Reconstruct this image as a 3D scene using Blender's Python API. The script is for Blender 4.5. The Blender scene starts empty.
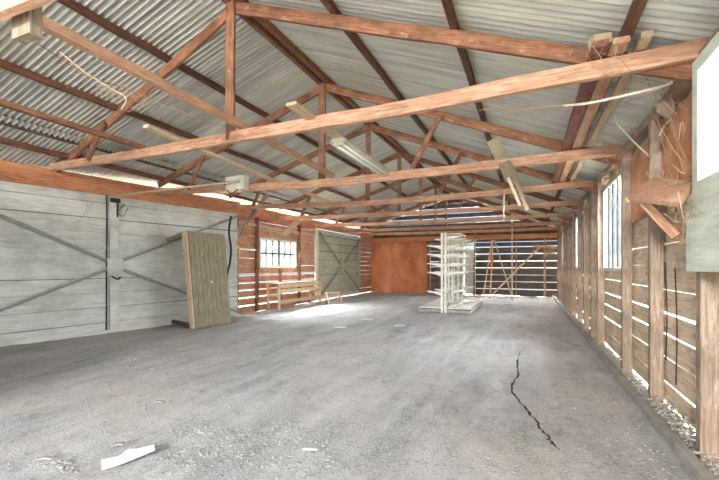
import bpy, bmesh, math, random
from mathutils import Vector, Matrix, noise
random.seed(7)
S = bpy.context.scene
COL = S.collection
# ------------------------------------------------------------------ camera frame
F, H = 393.0, 1.5
A = math.atan(168.5 / F)
CA, SA = math.cos(A), math.sin(A)
VX, HY = 359.5, 266.0
def P(px, py, X=None, Y=None, Z=None, d=None):
    """point seen at pixel (px,py) lying on the plane X=, Y=, Z= or at depth d"""
    k = (px - VX) / F
    if d is None:
        if Z is not None: d = F * (Z - H) / (HY - py)
        elif X is not None: d = X / (k * CA - SA)
        else: d = Y / (k * SA + CA)
    u = k * d
    return Vector((u * CA - d * SA, u * SA + d * CA, H + (HY - py) * d / F))
V = Vector

# ------------------------------------------------------------------ object helpers
def link(o, parent=None):
    COL.objects.link(o)
    if parent is not None: o.parent = parent
    return o
def tag(o, label, cat, group=None):
    o['label'] = label; o['category'] = cat
    if group: o['group'] = group
    return o
def thing(name, label, cat, loc=(0, 0, 0), group=None):
    o = bpy.data.objects.new(name, None); o.empty_display_size = .1
    link(o); o.location = loc
    return tag(o, label, cat, group)
def shell(o):
    o['kind'] = 'structure'; return o
def sempty(name, loc=(0, 0, 0)):
    o = bpy.data.objects.new(name, None); o.empty_display_size = .1
    link(o); o.location = loc
    return shell(o)
def obj(name, bm, m, parent=None, mw=None, smooth=False):
    me = bpy.data.meshes.new(name)
    bmesh.ops.recalc_face_normals(bm, faces=bm.faces)
    bm.to_mesh(me); bm.free()
    if isinstance(m, (list, tuple)):
        for q in m: me.materials.append(q)
    else: me.materials.append(m)
    if smooth:
        for p in me.polygons: p.use_smooth = True
    o = bpy.data.objects.new(name, me); link(o, parent)
    mw = mw if mw is not None else Matrix.Identity(4)
    if parent is not None:
        pl = Matrix.Translation(parent.location)
        if parent.parent: pl = Matrix.Translation(parent.parent.location) @ pl
        mw = pl.inverted() @ mw
    o.matrix_basis = mw
    return o
def box(bm, c, s, M=None, mi=0):
    """axis box, centre c, size s"""
    x, y, z = (q / 2 for q in s)
    vs = []
    for i, j, k in ((-1,-1,-1),(1,-1,-1),(1,1,-1),(-1,1,-1),(-1,-1,1),(1,-1,1),(1,1,1),(-1,1,1)):
        p = V((c[0] + i * x, c[1] + j * y, c[2] + k * z))
        vs.append(bm.verts.new(M @ p if M else p))
    for f in ((0,3,2,1),(4,5,6,7),(0,1,5,4),(1,2,6,5),(2,3,7,6),(3,0,4,7)):
        bm.faces.new([vs[q] for q in f]).material_index = mi
def frame(p, q, up=V((0, 0, 1))):
    x = (q - p).normalized()
    if abs(x.dot(up)) > .98: up = V((0, 1, 0))
    y = up.cross(x).normalized(); z = x.cross(y)
    return Matrix(((x.x, y.x, z.x, p.x), (x.y, y.y, z.y, p.y), (x.z, y.z, z.z, p.z), (0, 0, 0, 1)))
def lumber(bm, pts, w, t, jit=.003, ch=.006, M=None, up=V((0, 0, 1)), seg=.45, sd=0):
    """sawn timber through pts (in its own frame M^-1): w sideways, t high, softened corners"""
    Mi = M.inverted() if M else Matrix.Identity(4)
    pts = [Mi @ p for p in pts]
    rows = []
    P2 = []
    for a, b in zip(pts, pts[1:]):
        n = max(1, int((b - a).length / seg))
        P2 += [a.lerp(b, i / n) for i in range(n)]
    P2.append(pts[-1])
    ch = min(ch, w * .3, t * .3)
    prof = [(-w/2+ch, -t/2), (w/2-ch, -t/2), (w/2, -t/2+ch), (w/2, t/2-ch), (w/2-ch, t/2), (-w/2+ch, t/2), (-w/2, t/2-ch), (-w/2, -t/2+ch)]
    upl = (Mi.to_3x3() @ up)
    rr = random.Random(sd + int(w * 1e4) + int(t * 1e3) + len(P2))
    for i, p in enumerate(P2):
        dr = (P2[min(i+1, len(P2)-1)] - P2[max(i-1, 0)]).normalized()
        u = upl if abs(dr.dot(upl)) < .97 else V((0, 1, 0))
        sx = u.cross(dr).normalized(); sz = dr.cross(sx)
        ox, oz = rr.gauss(0, jit), rr.gauss(0, jit)
        rows.append([bm.verts.new(p + sx * (a * rr.uniform(.98, 1.02) + ox) + sz * (b * rr.uniform(.98, 1.02) + oz)) for a, b in prof])
    for r, s in zip(rows, rows[1:]):
        for i in range(8):
            bm.faces.new((r[i], r[(i+1) % 8], s[(i+1) % 8], s[i]))
    bm.faces.new(rows[0]); bm.faces.new(rows[-1][::-1])
def beam(name, pts, w, t, m, parent=None, up=V((0, 0, 1)), **k):
    pts = [V(p) for p in pts]
    M = frame(pts[0], pts[-1], up)
    bm = bmesh.new(); lumber(bm, pts, w, t, M=M, up=up, sd=len(bpy.data.objects), **k)
    return obj(name, bm, m, parent, M)
def tube(bm, pts, r, n=6, M=None):
    rows = []
    for i, p in enumerate(pts):
        dr = (pts[min(i+1, len(pts)-1)] - pts[max(i-1, 0)]).normalized()
        u = V((0, 0, 1)) if abs(dr.z) < .9 else V((0, 1, 0))
        sx = u.cross(dr).normalized(); sz = dr.cross(sx)
        rr = r[i] if isinstance(r, (list, tuple)) else r
        rows.append([bm.verts.new(p + (sx * math.cos(a) + sz * math.sin(a)) * rr) for a in [math.tau * q / n for q in range(n)]])
    for a, b in zip(rows, rows[1:]):
        for i in range(n): bm.faces.new((a[i], a[(i+1) % n], b[(i+1) % n], b[i]))
    bm.faces.new(rows[0]); bm.faces.new(rows[-1][::-1])
def smoothpath(pts, n=6):
    out = []
    pts = [V(p) for p in pts]
    e = [pts[0] * 2 - pts[1]] + pts + [pts[-1] * 2 - pts[-2]]
    for i in range(1, len(e) - 2):
        a, b, c, d = e[i-1:i+3]
        for k in range(n):
            t = k / n
            out.append(.5 * ((2*b) + (c-a)*t + (2*a-5*b+4*c-d)*t*t + (3*b-a-3*c+d)*t**3))
    out.append(pts[-1]); return out
def lump(bm, c, r, rr, sub=1):
    g = bmesh.ops.create_icosphere(bm, subdivisions=sub, radius=1)
    sx, sy, sz = r * rr.uniform(.7, 1.4), r * rr.uniform(.7, 1.4), r * rr.uniform(.4, .8)
    a = rr.uniform(0, 6.28)
    for v in g['verts']:
        k = rr.uniform(.75, 1.2)
        x, y, z = v.co.x * sx * k, v.co.y * sy * k, v.co.z * sz * k
        v.co = V((c[0] + x * math.cos(a) - y * math.sin(a), c[1] + x * math.sin(a) + y * math.cos(a), c[2] + z))

# ------------------------------------------------------------------ materials
def srgb(r, g, b):
    f = lambda c: (c/255/12.92) if c/255 <= .04045 else ((c/255+.055)/1.055)**2.4
    return (f(r), f(g), f(b), 1)
class N:
    def __init__(s, name):
        s.m = bpy.data.materials.new(name); s.m.use_nodes = True
        s.t = s.m.node_tree; s.b = s.t.nodes['Principled BSDF']; s.out = s.t.nodes['Material Output']
    def new(s, ty, **k):
        n = s.t.nodes.new(ty)
        for a, v in k.items(): setattr(n, a, v)
        return n
    def l(s, a, b): s.t.links.new(a, b)
    def coords(s, scale, kind='Object'):
        tc = s.new('ShaderNodeTexCoord'); mp = s.new('ShaderNodeMapping')
        mp.inputs['Scale'].default_value = scale
        s.l(tc.outputs[kind], mp.inputs['Vector']); return mp.outputs['Vector']
    def noise(s, vec, scale, det=4, rough=.6, dist=0):
        n = s.new('ShaderNodeTexNoise'); n.inputs['Scale'].default_value = scale
        n.inputs['Detail'].default_value = det; n.inputs['Roughness'].default_value = rough
        n.inputs['Distortion'].default_value = dist
        s.l(vec, n.inputs['Vector']); return n.outputs['Fac']
    def ramp(s, fac, stops):
        r = s.new('ShaderNodeValToRGB'); e = r.color_ramp.elements
        while len(e) < len(stops): e.new(.5)
        for q, (p, c) in zip(e, stops): q.position = p; q.color = c
        s.l(fac, r.inputs['Fac']); return r.outputs['Color']
    def mix(s, fac, a, b, mode='MIX'):
        n = s.new('ShaderNodeMix', data_type='RGBA', blend_type=mode)
        for k, v in ((0, fac), (6, a), (7, b)):
            if isinstance(v, (int, float)): n.inputs[k].default_value = v
            elif isinstance(v, tuple): n.inputs[k].default_value = v
            else: s.l(v, n.inputs[k])
        return n.outputs[2]
    def bump(s, h, strength=.3, dist=.01):
        n = s.new('ShaderNodeBump'); n.inputs['Strength'].default_value = strength
        n.inputs['Distance'].default_value = dist
        s.l(h, n.inputs['Height']); s.l(n.outputs['Normal'], s.b.inputs['Normal'])
    def done(s, col, rough=.8, metal=0.0):
        if isinstance(col, tuple): s.b.inputs['Base Color'].default_value = col
        else: s.l(col, s.b.inputs['Base Color'])
        s.b.inputs['Roughness'].default_value = rough; s.b.inputs['Metallic'].default_value = metal
        return s.m
def wood(name, dark, mid, light, rough=.75, stain=.5, var=.3, sc=(1.2, 14, 14)):
    n = N(name); v = n.coords(sc)
    g = n.noise(v, 2.6, 9, .74, .8)
    c = n.ramp(g, [(.3, dark), (.5, mid), (.72, light)])
    v2 = n.coords((1.5, 2.5, 2.5)); s2 = n.noise(v2, 1.3, 5, .7)
    c = n.mix(n.ramp(s2, [(.42, (0,0,0,1)), (.68, (stain,)*3 + (1,))]), c, tuple(x * .35 for x in dark[:3]) + (1,))
    s3 = n.noise(v2, 4.0, 5, .7)
    c = n.mix(n.ramp(s3, [(.6, (0,0,0,1)), (.78, (.45,.45,.45,1))]), c, srgb(205, 190, 170))
    oi = n.new('ShaderNodeObjectInfo')
    hs = n.new('ShaderNodeHueSaturation')
    mr = n.new('ShaderNodeMapRange'); mr.inputs[3].default_value = 1 - var; mr.inputs[4].default_value = 1 + var
    n.l(oi.outputs['Random'], mr.inputs[0]); n.l(mr.outputs[0], hs.inputs['Value']); n.l(c, hs.inputs['Color'])
    n.bump(g, .7, .008)
    return n.done(hs.outputs['Color'], rough)
M_tie = wood('wood_tie', srgb(142, 98, 74), srgb(208, 158, 126), srgb(236, 204, 176), stain=.25, var=.12)
M_raft = wood('wood_rafter', srgb(78, 46, 30), srgb(138, 92, 64), srgb(178, 128, 94), var=.2)
M_purl = wood('wood_purlin', srgb(58, 34, 22), srgb(105, 66, 44), srgb(142, 98, 68), var=.2)
M_post = wood('wood_stud', srgb(104, 84, 68), srgb(160, 138, 118), srgb(196, 178, 158), stain=.45, var=.15)
M_head = wood('wood_header', srgb(150, 84, 48), srgb(205, 134, 92), srgb(225, 170, 130), stain=.25, var=.05)
M_maroon = wood('wood_maroon', srgb(84, 44, 34), srgb(134, 84, 70), srgb(168, 120, 100), stain=.3, var=.05)
M_pale = wood('wood_pale', srgb(160, 130, 100), srgb(205, 180, 145), srgb(228, 208, 178), stain=.2, var=.12)
M_panel = wood('wood_grey_panel', srgb(96, 84, 66), srgb(150, 136, 112), srgb(184, 170, 145), stain=.25, var=.04, sc=(14, 14, 1.2))
M_red = wood('wood_red_boards', srgb(140, 82, 56), srgb(202, 142, 106), srgb(228, 188, 152), stain=.35, var=0, sc=(5, 1.1, 12))
M_dark = wood('wood_dark_slats', srgb(50, 40, 34), srgb(95, 80, 68), srgb(130, 115, 100), stain=.4, var=0, sc=(1.2, 5, 12))
M_rb = wood('wood_wall_right', srgb(160, 132, 106), srgb(222, 200, 172), srgb(242, 230, 210), stain=.35, var=0, sc=(5, 1.0, 10))

def painted(name, base, dirt, amt=.5, sc=(4, 1.2, 10)):
    n = N(name); v = n.coords(sc); v2 = n.coords((1, 1, 1))
    a = n.noise(v, 1.5, 6, .65, .6); b = n.noise(v2, 1.2, 5, .65); d = n.noise(v2, 7, 4, .7)
    c = n.ramp(a, [(.3, tuple(x * .72 for x in base[:3]) + (1,)), (.6, base)])
    c = n.mix(n.ramp(b, [(.45, (0,0,0,1)), (.75, (amt,)*3 + (1,))]), c, dirt)
    c = n.mix(n.ramp(d, [(.64, (0,0,0,1)), (.72, (amt,)*3 + (1,))]), c, dirt)
    n.bump(a, .35, .005)
    return n.done(c, .8)
M_door = painted('paint_door_white', srgb(226, 224, 212), srgb(140, 134, 120), .5)
M_gdoor = painted('paint_door_green', srgb(186, 184, 162), srgb(120, 115, 96), .4)
M_mint = painted('paint_mint', srgb(214, 220, 204), srgb(130, 130, 108), .4)
M_white = painted('paint_white', srgb(232, 230, 218), srgb(150, 140, 120), .35)
M_shelf = painted('enamel_shelving', srgb(232, 229, 215), srgb(150, 146, 130), .2)
def plain(name, c, rough=.7, metal=0, v=.2, sc=6):
    n = N(name); a = n.noise(n.coords((1, 1, 1)), sc, 4, .65)
    col = n.ramp(a, [(.3, tuple(x * (1 - v) for x in c[:3]) + (1,)), (.7, tuple(min(1, x * (1 + v)) for x in c[:3]) + (1,))])
    return n.done(col, rough, metal)
M_steel = plain('steel_grey', srgb(150, 150, 142), .6, .3)
M_iron = plain('iron_dark', srgb(58, 52, 46), .7, .3)
M_rubber = plain('rubber_black', srgb(34, 32, 30), .6)
M_yellow = plain('yellow_plastic', srgb(236, 196, 40), .5, v=.1)
M_web = plain('cobweb', srgb(176, 152, 122), 1.0)
M_wire = plain('cable_grey', srgb(165, 160, 150), .6)
M_twig = plain('wire_brown', srgb(150, 112, 78), .9)
M_paper = plain('paper_white', srgb(240, 240, 236), .9, v=.06)
M_clod = plain('dirt_clod', srgb(150, 146, 142), 1.0, v=.4, sc=9)
M_bark = plain('debris_pale', srgb(160, 154, 146), 1.0, v=.4, sc=14)
M_crack = plain('crack_dark', srgb(55, 48, 44), 1.0)
M_tubew = plain('lamp_tube_white', srgb(244, 242, 230), .35, v=.04)
M_kerb = plain('kerb_sill', srgb(150, 144, 134), .95, v=.3, sc=5)

# corrugated iron
n = N('corrugated_iron'); v = n.coords((1, 1, 1)); vs = n.coords((.35, 7, .35))
a = n.noise(vs, 1.6, 6, .7, .3); b = n.noise(v, .9, 5, .6); c_ = n.noise(v, 5, 4, .7)
c = n.ramp(a, [(.28, srgb(150, 150, 145)), (.52, srgb(205, 204, 196)), (.75, srgb(232, 230, 220))])
c = n.mix(n.ramp(b, [(.5, (0,0,0,1)), (.72, (.5,.5,.5,1))]), c, srgb(196, 184, 158))
c = n.mix(n.ramp(c_, [(.66, (0,0,0,1)), (.75, (.5,.5,.5,1))]), c, srgb(140, 105, 78))
M_roof = n.done(c, .55, .25)
# rusted sheet
n = N('rust_sheet'); v = n.coords((1, 1, .5))
a = n.noise(v, 1.1, 7, .65, .5); b = n.noise(v, 6, 5, .7)
c = n.ramp(a, [(.25, srgb(128, 74, 50)), (.5, srgb(196, 122, 82)), (.75, srgb(224, 160, 112))])
c = n.mix(n.ramp(b, [(.5, (0,0,0,1)), (.8, (.5,.5,.5,1))]), c, srgb(150, 96, 70))
n.bump(b, .3, .01); M_rust = n.done(c, .8, .1)
# floor
n = N('dirt_floor'); v = n.coords((1, 1, 1))
tr = n.new('ShaderNodeMapping'); tr.inputs['Rotation'].default_value = (0, 0, .62); tr.inputs['Scale'].default_value = (2.2, .45, 1)
n.l(v, tr.inputs['Vector'])
a = n.noise(v, .55, 8, .62); b = n.noise(v, 6, 8, .75, .4); t_ = n.noise(tr.outputs[0], 1.1, 7, .68, .3); g = n.noise(v, 45, 4, .7)
c = n.ramp(t_, [(.3, srgb(116, 115, 115)), (.48, srgb(160, 159, 158)), (.66, srgb(192, 191, 189))])
c = n.mix(n.ramp(a, [(.45, (0,0,0,1)), (.6, (.65,.65,.65,1))]), c, srgb(190, 182, 170))
c = n.mix(n.ramp(b, [(.52, (0,0,0,1)), (.66, (.55,.55,.55,1))]), c, srgb(104, 101, 100))
c = n.mix(n.ramp(g, [(.45, (0,0,0,1)), (.62, (.6,.6,.6,1))]), c, srgb(206, 204, 200))
mb = n.new('ShaderNodeMath', operation='ADD'); n.l(b, mb.inputs[0]); n.l(g, mb.inputs[1])
n.bump(mb.outputs[0], .6, .028)
M_floor = n.done(c, .95)
# outside ground
n = N('dry_ground'); a = n.noise(n.coords((1, 1, 1)), .4, 6, .6)
M_ground = n.done(n.ramp(a, [(.35, srgb(190, 180, 150)), (.65, srgb(225, 218, 196))]), 1)
# dusty glass
n = N('dusty_glass')
tb = n.new('ShaderNodeBsdfTransparent'); tb.inputs[0].default_value = (.86, .92, .97, 1)
df = n.new('ShaderNodeBsdfTranslucent'); df.inputs[0].default_value = (.9, .92, .92, 1)
mx = n.new('ShaderNodeMixShader'); fac = n.noise(n.coords((1, 1, 1)), 3, 5, .7)
mr = n.new('ShaderNodeMapRange'); mr.inputs[1].default_value = .3; mr.inputs[2].default_value = .7; mr.inputs[3].default_value = .0; mr.inputs[4].default_value = .04
n.l(fac, mr.inputs[0]); n.l(mr.outputs[0], mx.inputs[0]); n.l(tb.outputs[0], mx.inputs[1]); n.l(df.outputs[0], mx.inputs[2])
n.l(mx.outputs[0], n.out.inputs['Surface']); M_glass = n.m

# ------------------------------------------------------------------ the shell
RX, RZ = -3.72, 5.15
SR, SL = .40, .32
def zr(x): return RZ - SR * (x - RX) if x > RX else RZ - SL * (RX - x)     # top of the rafters
Y0, Y1 = -1.3, 21.5
# floor: uneven trodden dirt
bm = bmesh.new(); st = .07
nx, ny = int(11.2 / st), int((Y1 - Y0) / st)
grid = []
for j in range(ny + 1):
    row = []
    for i in range(nx + 1):
        x, y = -9.75 + i * st, Y0 + j * (Y1 - Y0) / ny
        z = .03 * noise.noise(V((x * .5, y * .5, 0))) + .014 * noise.noise(V((x * 2.1, y * 2.1, 3))) + .007 * noise.noise(V((x * 6, y * 6, 8)))
        ru = (x * .81 + y * .58)
        z += .012 * noise.noise(V((ru * 3.2, (y * .81 - x * .58) * .35, 5)))
        row.append(bm.verts.new((x, y, z - .02)))
    grid.append(row)
for j in range(ny):
    for i in range(nx):
        bm.faces.new((grid[j][i], grid[j][i+1], grid[j+1][i+1], grid[j+1][i]))
shell(obj('floor', bm, M_floor, smooth=True))
bm = bmesh.new(); box(bm, (-4, 10, -.25), (160, 160, .2)); shell(obj('ground', bm, M_ground))

# corrugated roof
bm = bmesh.new(); pit = .09; per = 8
ncor = int((Y1 + .3 - Y0 + .3) / pit)
ystart = Y0 - .3
def wallx(y): return -9.4 if y < 2.4 else (-9.36 + (y - 2.4) / 7.35 * 1.14 if y < 9.75 else -8.42)
def sheet(xs_, dz):
    prev = None
    for i in range(ncor * per + 1):
        y = ystart + i * pit / per
        w = .018 * math.cos(math.tau * i / per)
        row = []
        for x in xs_:
            x = (wallx(y) - .42) if x == 'eave' else x
            row.append(bm.verts.new((x, y, zr(x) + .125 + dz + w + .008 * noise.noise(V((x, y * .6, 0))))))
        if prev:
            for k in range(len(row) - 1): bm.faces.new((prev[k], prev[k+1], row[k+1], row[k]))
        prev = row
sheet([-8.0, -6.2, RX, -1.2, 1.75], 0)
sheet(['eave', -8.6, -7.75], -.07)
shell(obj('ceiling', bm, M_roof, smooth=True))

def planks(bm, s0, s1, z0, z1, bh, gap, place, holes=(), th=.022, seed=1, top=None, seglen=3.2, tilt=0):
    """horizontal boards on a wall in (s,z); place(s,z,depth) -> point"""
    rr = random.Random(seed); z = z0
    while z < z1 - .02:
        h = min(bh * rr.uniform(.92, 1.08), z1 - z)
        g = max(0.0, rr.gauss(gap, gap * .6))
        a, b = z + g / 2, z + h - g / 2
        iv = [(s0, s1)]
        extra = []
        if top:  # clip under the roof line
            lo, hi = top(b); iv = [(max(s0, lo), min(s1, hi))] if hi > lo else []
        for hs0, hs1, hz0, hz1 in holes:
            if b > hz0 + .02 and a < hz1 - .02:
                if a < hz0 - .03: extra.append((hs0, hs1, a, hz0))
                if b > hz1 + .03: extra.append((hs0, hs1, hz1, b))
                nv = []
                for p, q in iv:
                    if hs0 > p: nv.append((p, min(q, hs0)))
                    if hs1 < q: nv.append((max(p, hs1), q))
                iv = nv
        for p, q, a, b in [(p_, q_, a, b) for p_, q_ in iv] + extra:
            if q - p < .02: continue
            n_ = max(1, round((q - p) / seglen)); cuts = [p + (q - p) * k / n_ for k in range(n_ + 1)]
            for c0, c1 in zip(cuts, cuts[1:]):
                j = [rr.gauss(0, .006 if gap else .001) for _ in range(4)]
                ms = 4
                for t0 in range(ms):
                    pass
                va = []
                for k in range(ms + 1):
                    s = c0 + (c1 - c0 - .004) * k / ms; w = .5 * gap * rr.uniform(-.5, .5)
                    lo_, hi_ = a + j[0] * (1 - k/ms) + j[1] * k/ms + w, b + j[2] * (1 - k/ms) + j[3] * k/ms + w * .6
                    va.append([bm.verts.new(place(s, lo_, tilt)), bm.verts.new(place(s, hi_, 0)), bm.verts.new(place(s, hi_, -th)), bm.verts.new(place(s, lo_, -th))])
                for u, w2 in zip(va, va[1:]):
                    for k in range(4): bm.faces.new((u[k], u[(k+1) % 4], w2[(k+1) % 4], w2[k]))
                bm.faces.new(va[0]); bm.faces.new(va[-1][::-1])
        z += h
# right wall: boards with daylight gaps, three slim windows and the near one
WR = 1.37
win_r = [(2.1, 3.72, 2.12, 3.0), (6.74, 8.68, 1.42, 2.95), (12.3, 13.3, 1.42, 2.95), (17.0, 18.0, 1.42, 2.95)]
win_near = (2.3, 3.72, 2.02, 3.03)
bm = bmesh.new()
planks(bm, Y0, Y1, .02, 1.25, .245, .017, lambda s, z, d: V((WR - d, s, z)), [], seed=4, seglen=2.7)
planks(bm, Y0, Y1, 1.25, 3.22, .25, .002, lambda s, z, d: V((WR - d, s, z)), [win_near] + win_r[1:], seed=5, seglen=2.7)
shell(obj('wall_right', bm, M_rb))
# back wall
bm = bmesh.new()
pl = lambda s, z, d: V((s, Y1 - d, z))
planks(bm, -2.6, 1.4, -.03, 2.75, .36, .035, pl, [], seed=9, seglen=5)
planks(bm, -4.95, -3.15, -.05, 2.75, .3, .006, pl, [], seed=10, seglen=5)
def roofclip(z): return (RX - (RZ + .1 - z) / SL, RX + (RZ + .1 - z) / SR)
rr = random.Random(15); z = 2.75
while z < 5.2:
    h = .27 * rr.uniform(.9, 1.1); g = rr.choice((.004, .012, .03, .045)) if z < 4.4 else .004
    a, b = z, min(z + h - g, RZ + .1)
    (l0, r0), (l1, r1) = roofclip(a), roofclip(b)
    q = [(max(l0, -8.6), a), (min(r0, 1.45), a), (min(r1, 1.45), b), (max(l1, -8.6), b)]
    vs = [bm.verts.new((x, Y1, zz)) for x, zz in q] + [bm.verts.new((x, Y1 + .025, zz)) for x, zz in q]
    for f in ((0,1,2,3),(7,6,5,4),(0,4,5,1),(1,5,6,2),(2,6,7,3),(3,7,4,0)): bm.faces.new([vs[i] for i in f])
    z += h
shell(obj('wall_back', bm, M_dark))
bm = bmesh.new()
# rusted metal sheets, shallow ribs
xs = [-8.5 + i * .05 for i in range(72)]
vv = [[bm.verts.new((x, Y1 - .02 - (.012 if (i % 12) in (0, 1) else 0), z)) for z in (-.06, .7, 1.4, 2.1, 2.95)] for i, x in enumerate(xs)]
for a, b in zip(vv, vv[1:]):
    for k in range(4):
        bm.faces.new((a[k], b[k], b[k+1], a[k+1]))
obj('rust_cladding', bm, M_rust, bpy.data.objects['wall_back'])
# left wall beyond the big door
WL = -8.42
W1 = (10.95, 13.25, 1.43, 2.47)
bm = bmesh.new()
lw = lambda s, z, d: V((WL + d, s, z))
planks(bm, 9.75, 14.75, -.03, 1.25, .25, .03, lw, [], seed=21)
planks(bm, 9.75, 14.75, 1.25, 3.35, .25, .003, lw, [W1], seed=22)
planks(bm, 19.7, Y1, .02, 3.2, .25, .008, lw, [], seed=23)
planks(bm, Y0, 2.7, .02, 3.2, .33, 0, lambda s, z, d: V((-9.38 + d, s, z)), [], seed=24)
shell(obj('wall_left', bm, M_red))

# front wall, closed on the left of the wide opening the camera stands in
bm = bmesh.new(); planks(bm, -9.5, -4.3, .0, 3.2, .3, 0.002, lambda s, z, d: V((s, Y0 + d, z)), [], seed=40)
shell(obj('wall_front', bm, M_dark))
# ---- headers
A0, B0 = V((-9.36, 2.4, 0)), V((-8.2, 9.75, 0))
bmH = beam('trim_1', [V((-9.42, Y0, 3.29)), V((-9.36, 2.4, 3.29)), V((-8.24, 9.75, 3.29))], .09, .38, M_head); shell(bmH)
t2 = beam('trim_2', [V((WL + .03, 9.7, 3.29)), V((WL + .03, Y1, 3.29))], .09, .34, M_head); shell(t2)
t3 = beam('trim_3', [V((-8.4, Y1 - .1, 3.0)), V((1.3, Y1 - .1, 3.0))], .12, .24, M_head); shell(t3)
t4 = beam('trim_4', [V((WR - .08, Y0, 3.14)), V((WR - .08, Y1, 3.14))], .12, .1, M_post); shell(t4)

# ---- big white braced sliding door on the left
D0, D1 = V((-9.33, 2.65, 0)), V((-8.22, 9.62, 0))
dd = (D1 - D0).normalized(); dn = V((dd.y, -dd.x, 0)); DL = (D1 - D0).length
def dplace(s, z, d): return D0 + dd * s + dn * d + V((0, 0, z))
door1 = sempty('door_1', tuple(D0))
bm = bmesh.new(); planks(bm, 0, DL, -.09, 3.12, .342, .012, dplace, seed=31, tilt=.03, seglen=8)
obj('door_boards', bm, M_door, door1)
bm = bmesh.new(); box(bm, (DL/2, 0, 1.55), (DL, .01, 3.1), frame(dplace(0, 0, -.028), dplace(1, 0, -.028))); obj('door_shadow_sheet', bm, M_iron, door1)  # dark sheet added behind the boards, draws their black shadow lines
smid = (P(112, 266, X=-8.83) - D0).dot(dd)
def dbar(name, a, b, w, t, off, m, par=door1):
    return beam(name, [dplace(a[0], a[1], off), dplace(b[0], b[1], off)], t, w, m, par, up=V((0, 0, 1)))
beam('door_stile', [dplace(smid, .05, .055), dplace(smid, 3.08, .055)], .2, .045, M_door, door1, up=dn)
beam('door_joint', [dplace(smid - .15, .05, .03), dplace(smid - .15, 3.1, .03)], .025, .03, M_rubber, door1, up=dn)
for a, b in (((smid - .1, 1.58), (.05, 3.05)), ((smid - .1, 1.44), (.05, .1)), ((smid + .12, 1.6), (DL - .05, 3.02)), ((smid + .12, 1.42), (DL - .05, .1))):
    dbar('door_brace', a, b, .05, .03, .09, M_steel)
    off = V((0, 0, .055)); s1 = (a[0], a[1] + .05); s2 = (b[0], b[1] + .05)
    dbar('door_brace', s1, s2, .018, .045, .09, M_door)
bm = bmesh.new(); M = frame(dplace(smid, 1.5, .11), dplace(smid + 1, 1.5, .11))
box(bm, (0, 0, 0), (.34, .012, .34)); 
for i, j in ((-1,-1),(1,-1),(1,1),(-1,1)): box(bm, (i * .13, -.01, j * .13), (.025, .02, .025))
obj('gusset_plate', bm, M_door, door1, M)
bm = bmesh.new(); tube(bm, smoothpath([dplace(smid - .08, 1.27, .1), dplace(smid + .02, 1.2, .16), dplace(smid + .1, 1.24, .12)]), .02); obj('door_latch', bm, M_iron, door1)
bm = bmesh.new(); M = frame(dplace(smid, 3.0, .1), dplace(smid + 1, 3.0, .1)); box(bm, (0, 0, 0), (.2, .06, .1)); box(bm, (.05, 0, -.2), (.03, .03, .35)); obj('door_hanger', bm, M_iron, door1, M)

# ---- greenish door further along
G0, G1 = V((WL + .06, 14.85, 0)), V((WL + .0, 19.6, 0))
gd = (G1 - G0).normalized(); gn = V((gd.y, -gd.x, 0)); GL = (G1 - G0).length
def gplace(s, z, d): return G0 + gd * s + gn * d + V((0, 0, z))
door2 = sempty('door_2', tuple(G0))
bm = bmesh.new(); planks(bm, 0, GL, .03, 3.1, .36, 0.012, gplace, seed=33, tilt=.02, seglen=8); obj('door_boards', bm, M_gdoor, door2)
bm = bmesh.new(); box(bm, (GL/2, 0, 1.55), (GL, .01, 3.05), frame(gplace(0, 0, -.028), gplace(1, 0, -.028))); obj('door_shadow_sheet', bm, M_iron, door2)  # added dark sheet again, gives shadow lines between the greenish boards
def gbar(name, a, b, w, t, off, m): return beam(name, [gplace(a[0], a[1], off), gplace(b[0], b[1], off)], t, w, m, door2, up=V((0, 0, 1)) if abs(a[0]-b[0]) > .01 else gn)
gm = GL / 2
for a, b in (((gm, 1.5), (.1, 2.95)), ((gm, 1.5), (.1, .15)), ((gm, 1.5), (GL - .1, 2.95)), ((gm, 1.5), (GL - .1, .15))):
    gbar('door_brace', a, b, .07, .04, .09, M_panel)
for s in (.04, gm, GL - .04):
    beam('door_stile', [gplace(s, .08, .05), gplace(s, 3.02, .05)], .09, .04, M_gdoor, door2, up=gn)
for z in (.12, 2.98): gbar('door_rail', (0, z), (GL, z), .09, .045, .05, M_mint)
bm = bmesh.new(); box(bm, (0, 0, 0), (.35, .02, .35)); obj('gusset_plate', bm, M_gdoor, door2, frame(gplace(gm, 1.5, .12), gplace(gm + 1, 1.5, .12)))
jm = shell(beam('trim_5', [V((WL + .04, 14.78, 0)), V((WL + .04, 14.78, 3.12))], .1, .1, M_white, up=V((1, 0, 0))))
jm = shell(beam('trim_6', [V((WL + .1, 9.72, 0)), V((WL + .1, 9.72, 3.12))], .1, .09, M_panel, up=V((1, 0, 0))))
# ---- doorway in the back wall: a white door standing a little open
door3 = sempty('door_3', (-3.1, Y1, 0))
bm = bmesh.new(); box(bm, (-2.86, Y1 - .02, 1.2), (.5, .04, 2.4)); 
for z in (.5, 1.2, 1.9): box(bm, (-2.86, Y1 - .05, z), (.42, .02, .08))
obj('door_leaf', bm, M_white, door3)
bm = bmesh.new()
for x in (-3.16, -2.57): box(bm, (x, Y1 - .06, 1.3), (.07, .14, 2.6))
box(bm, (-2.865, Y1 - .06, 2.6), (.66, .14, .08)); obj('door_frame', bm, M_white, door3)

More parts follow.
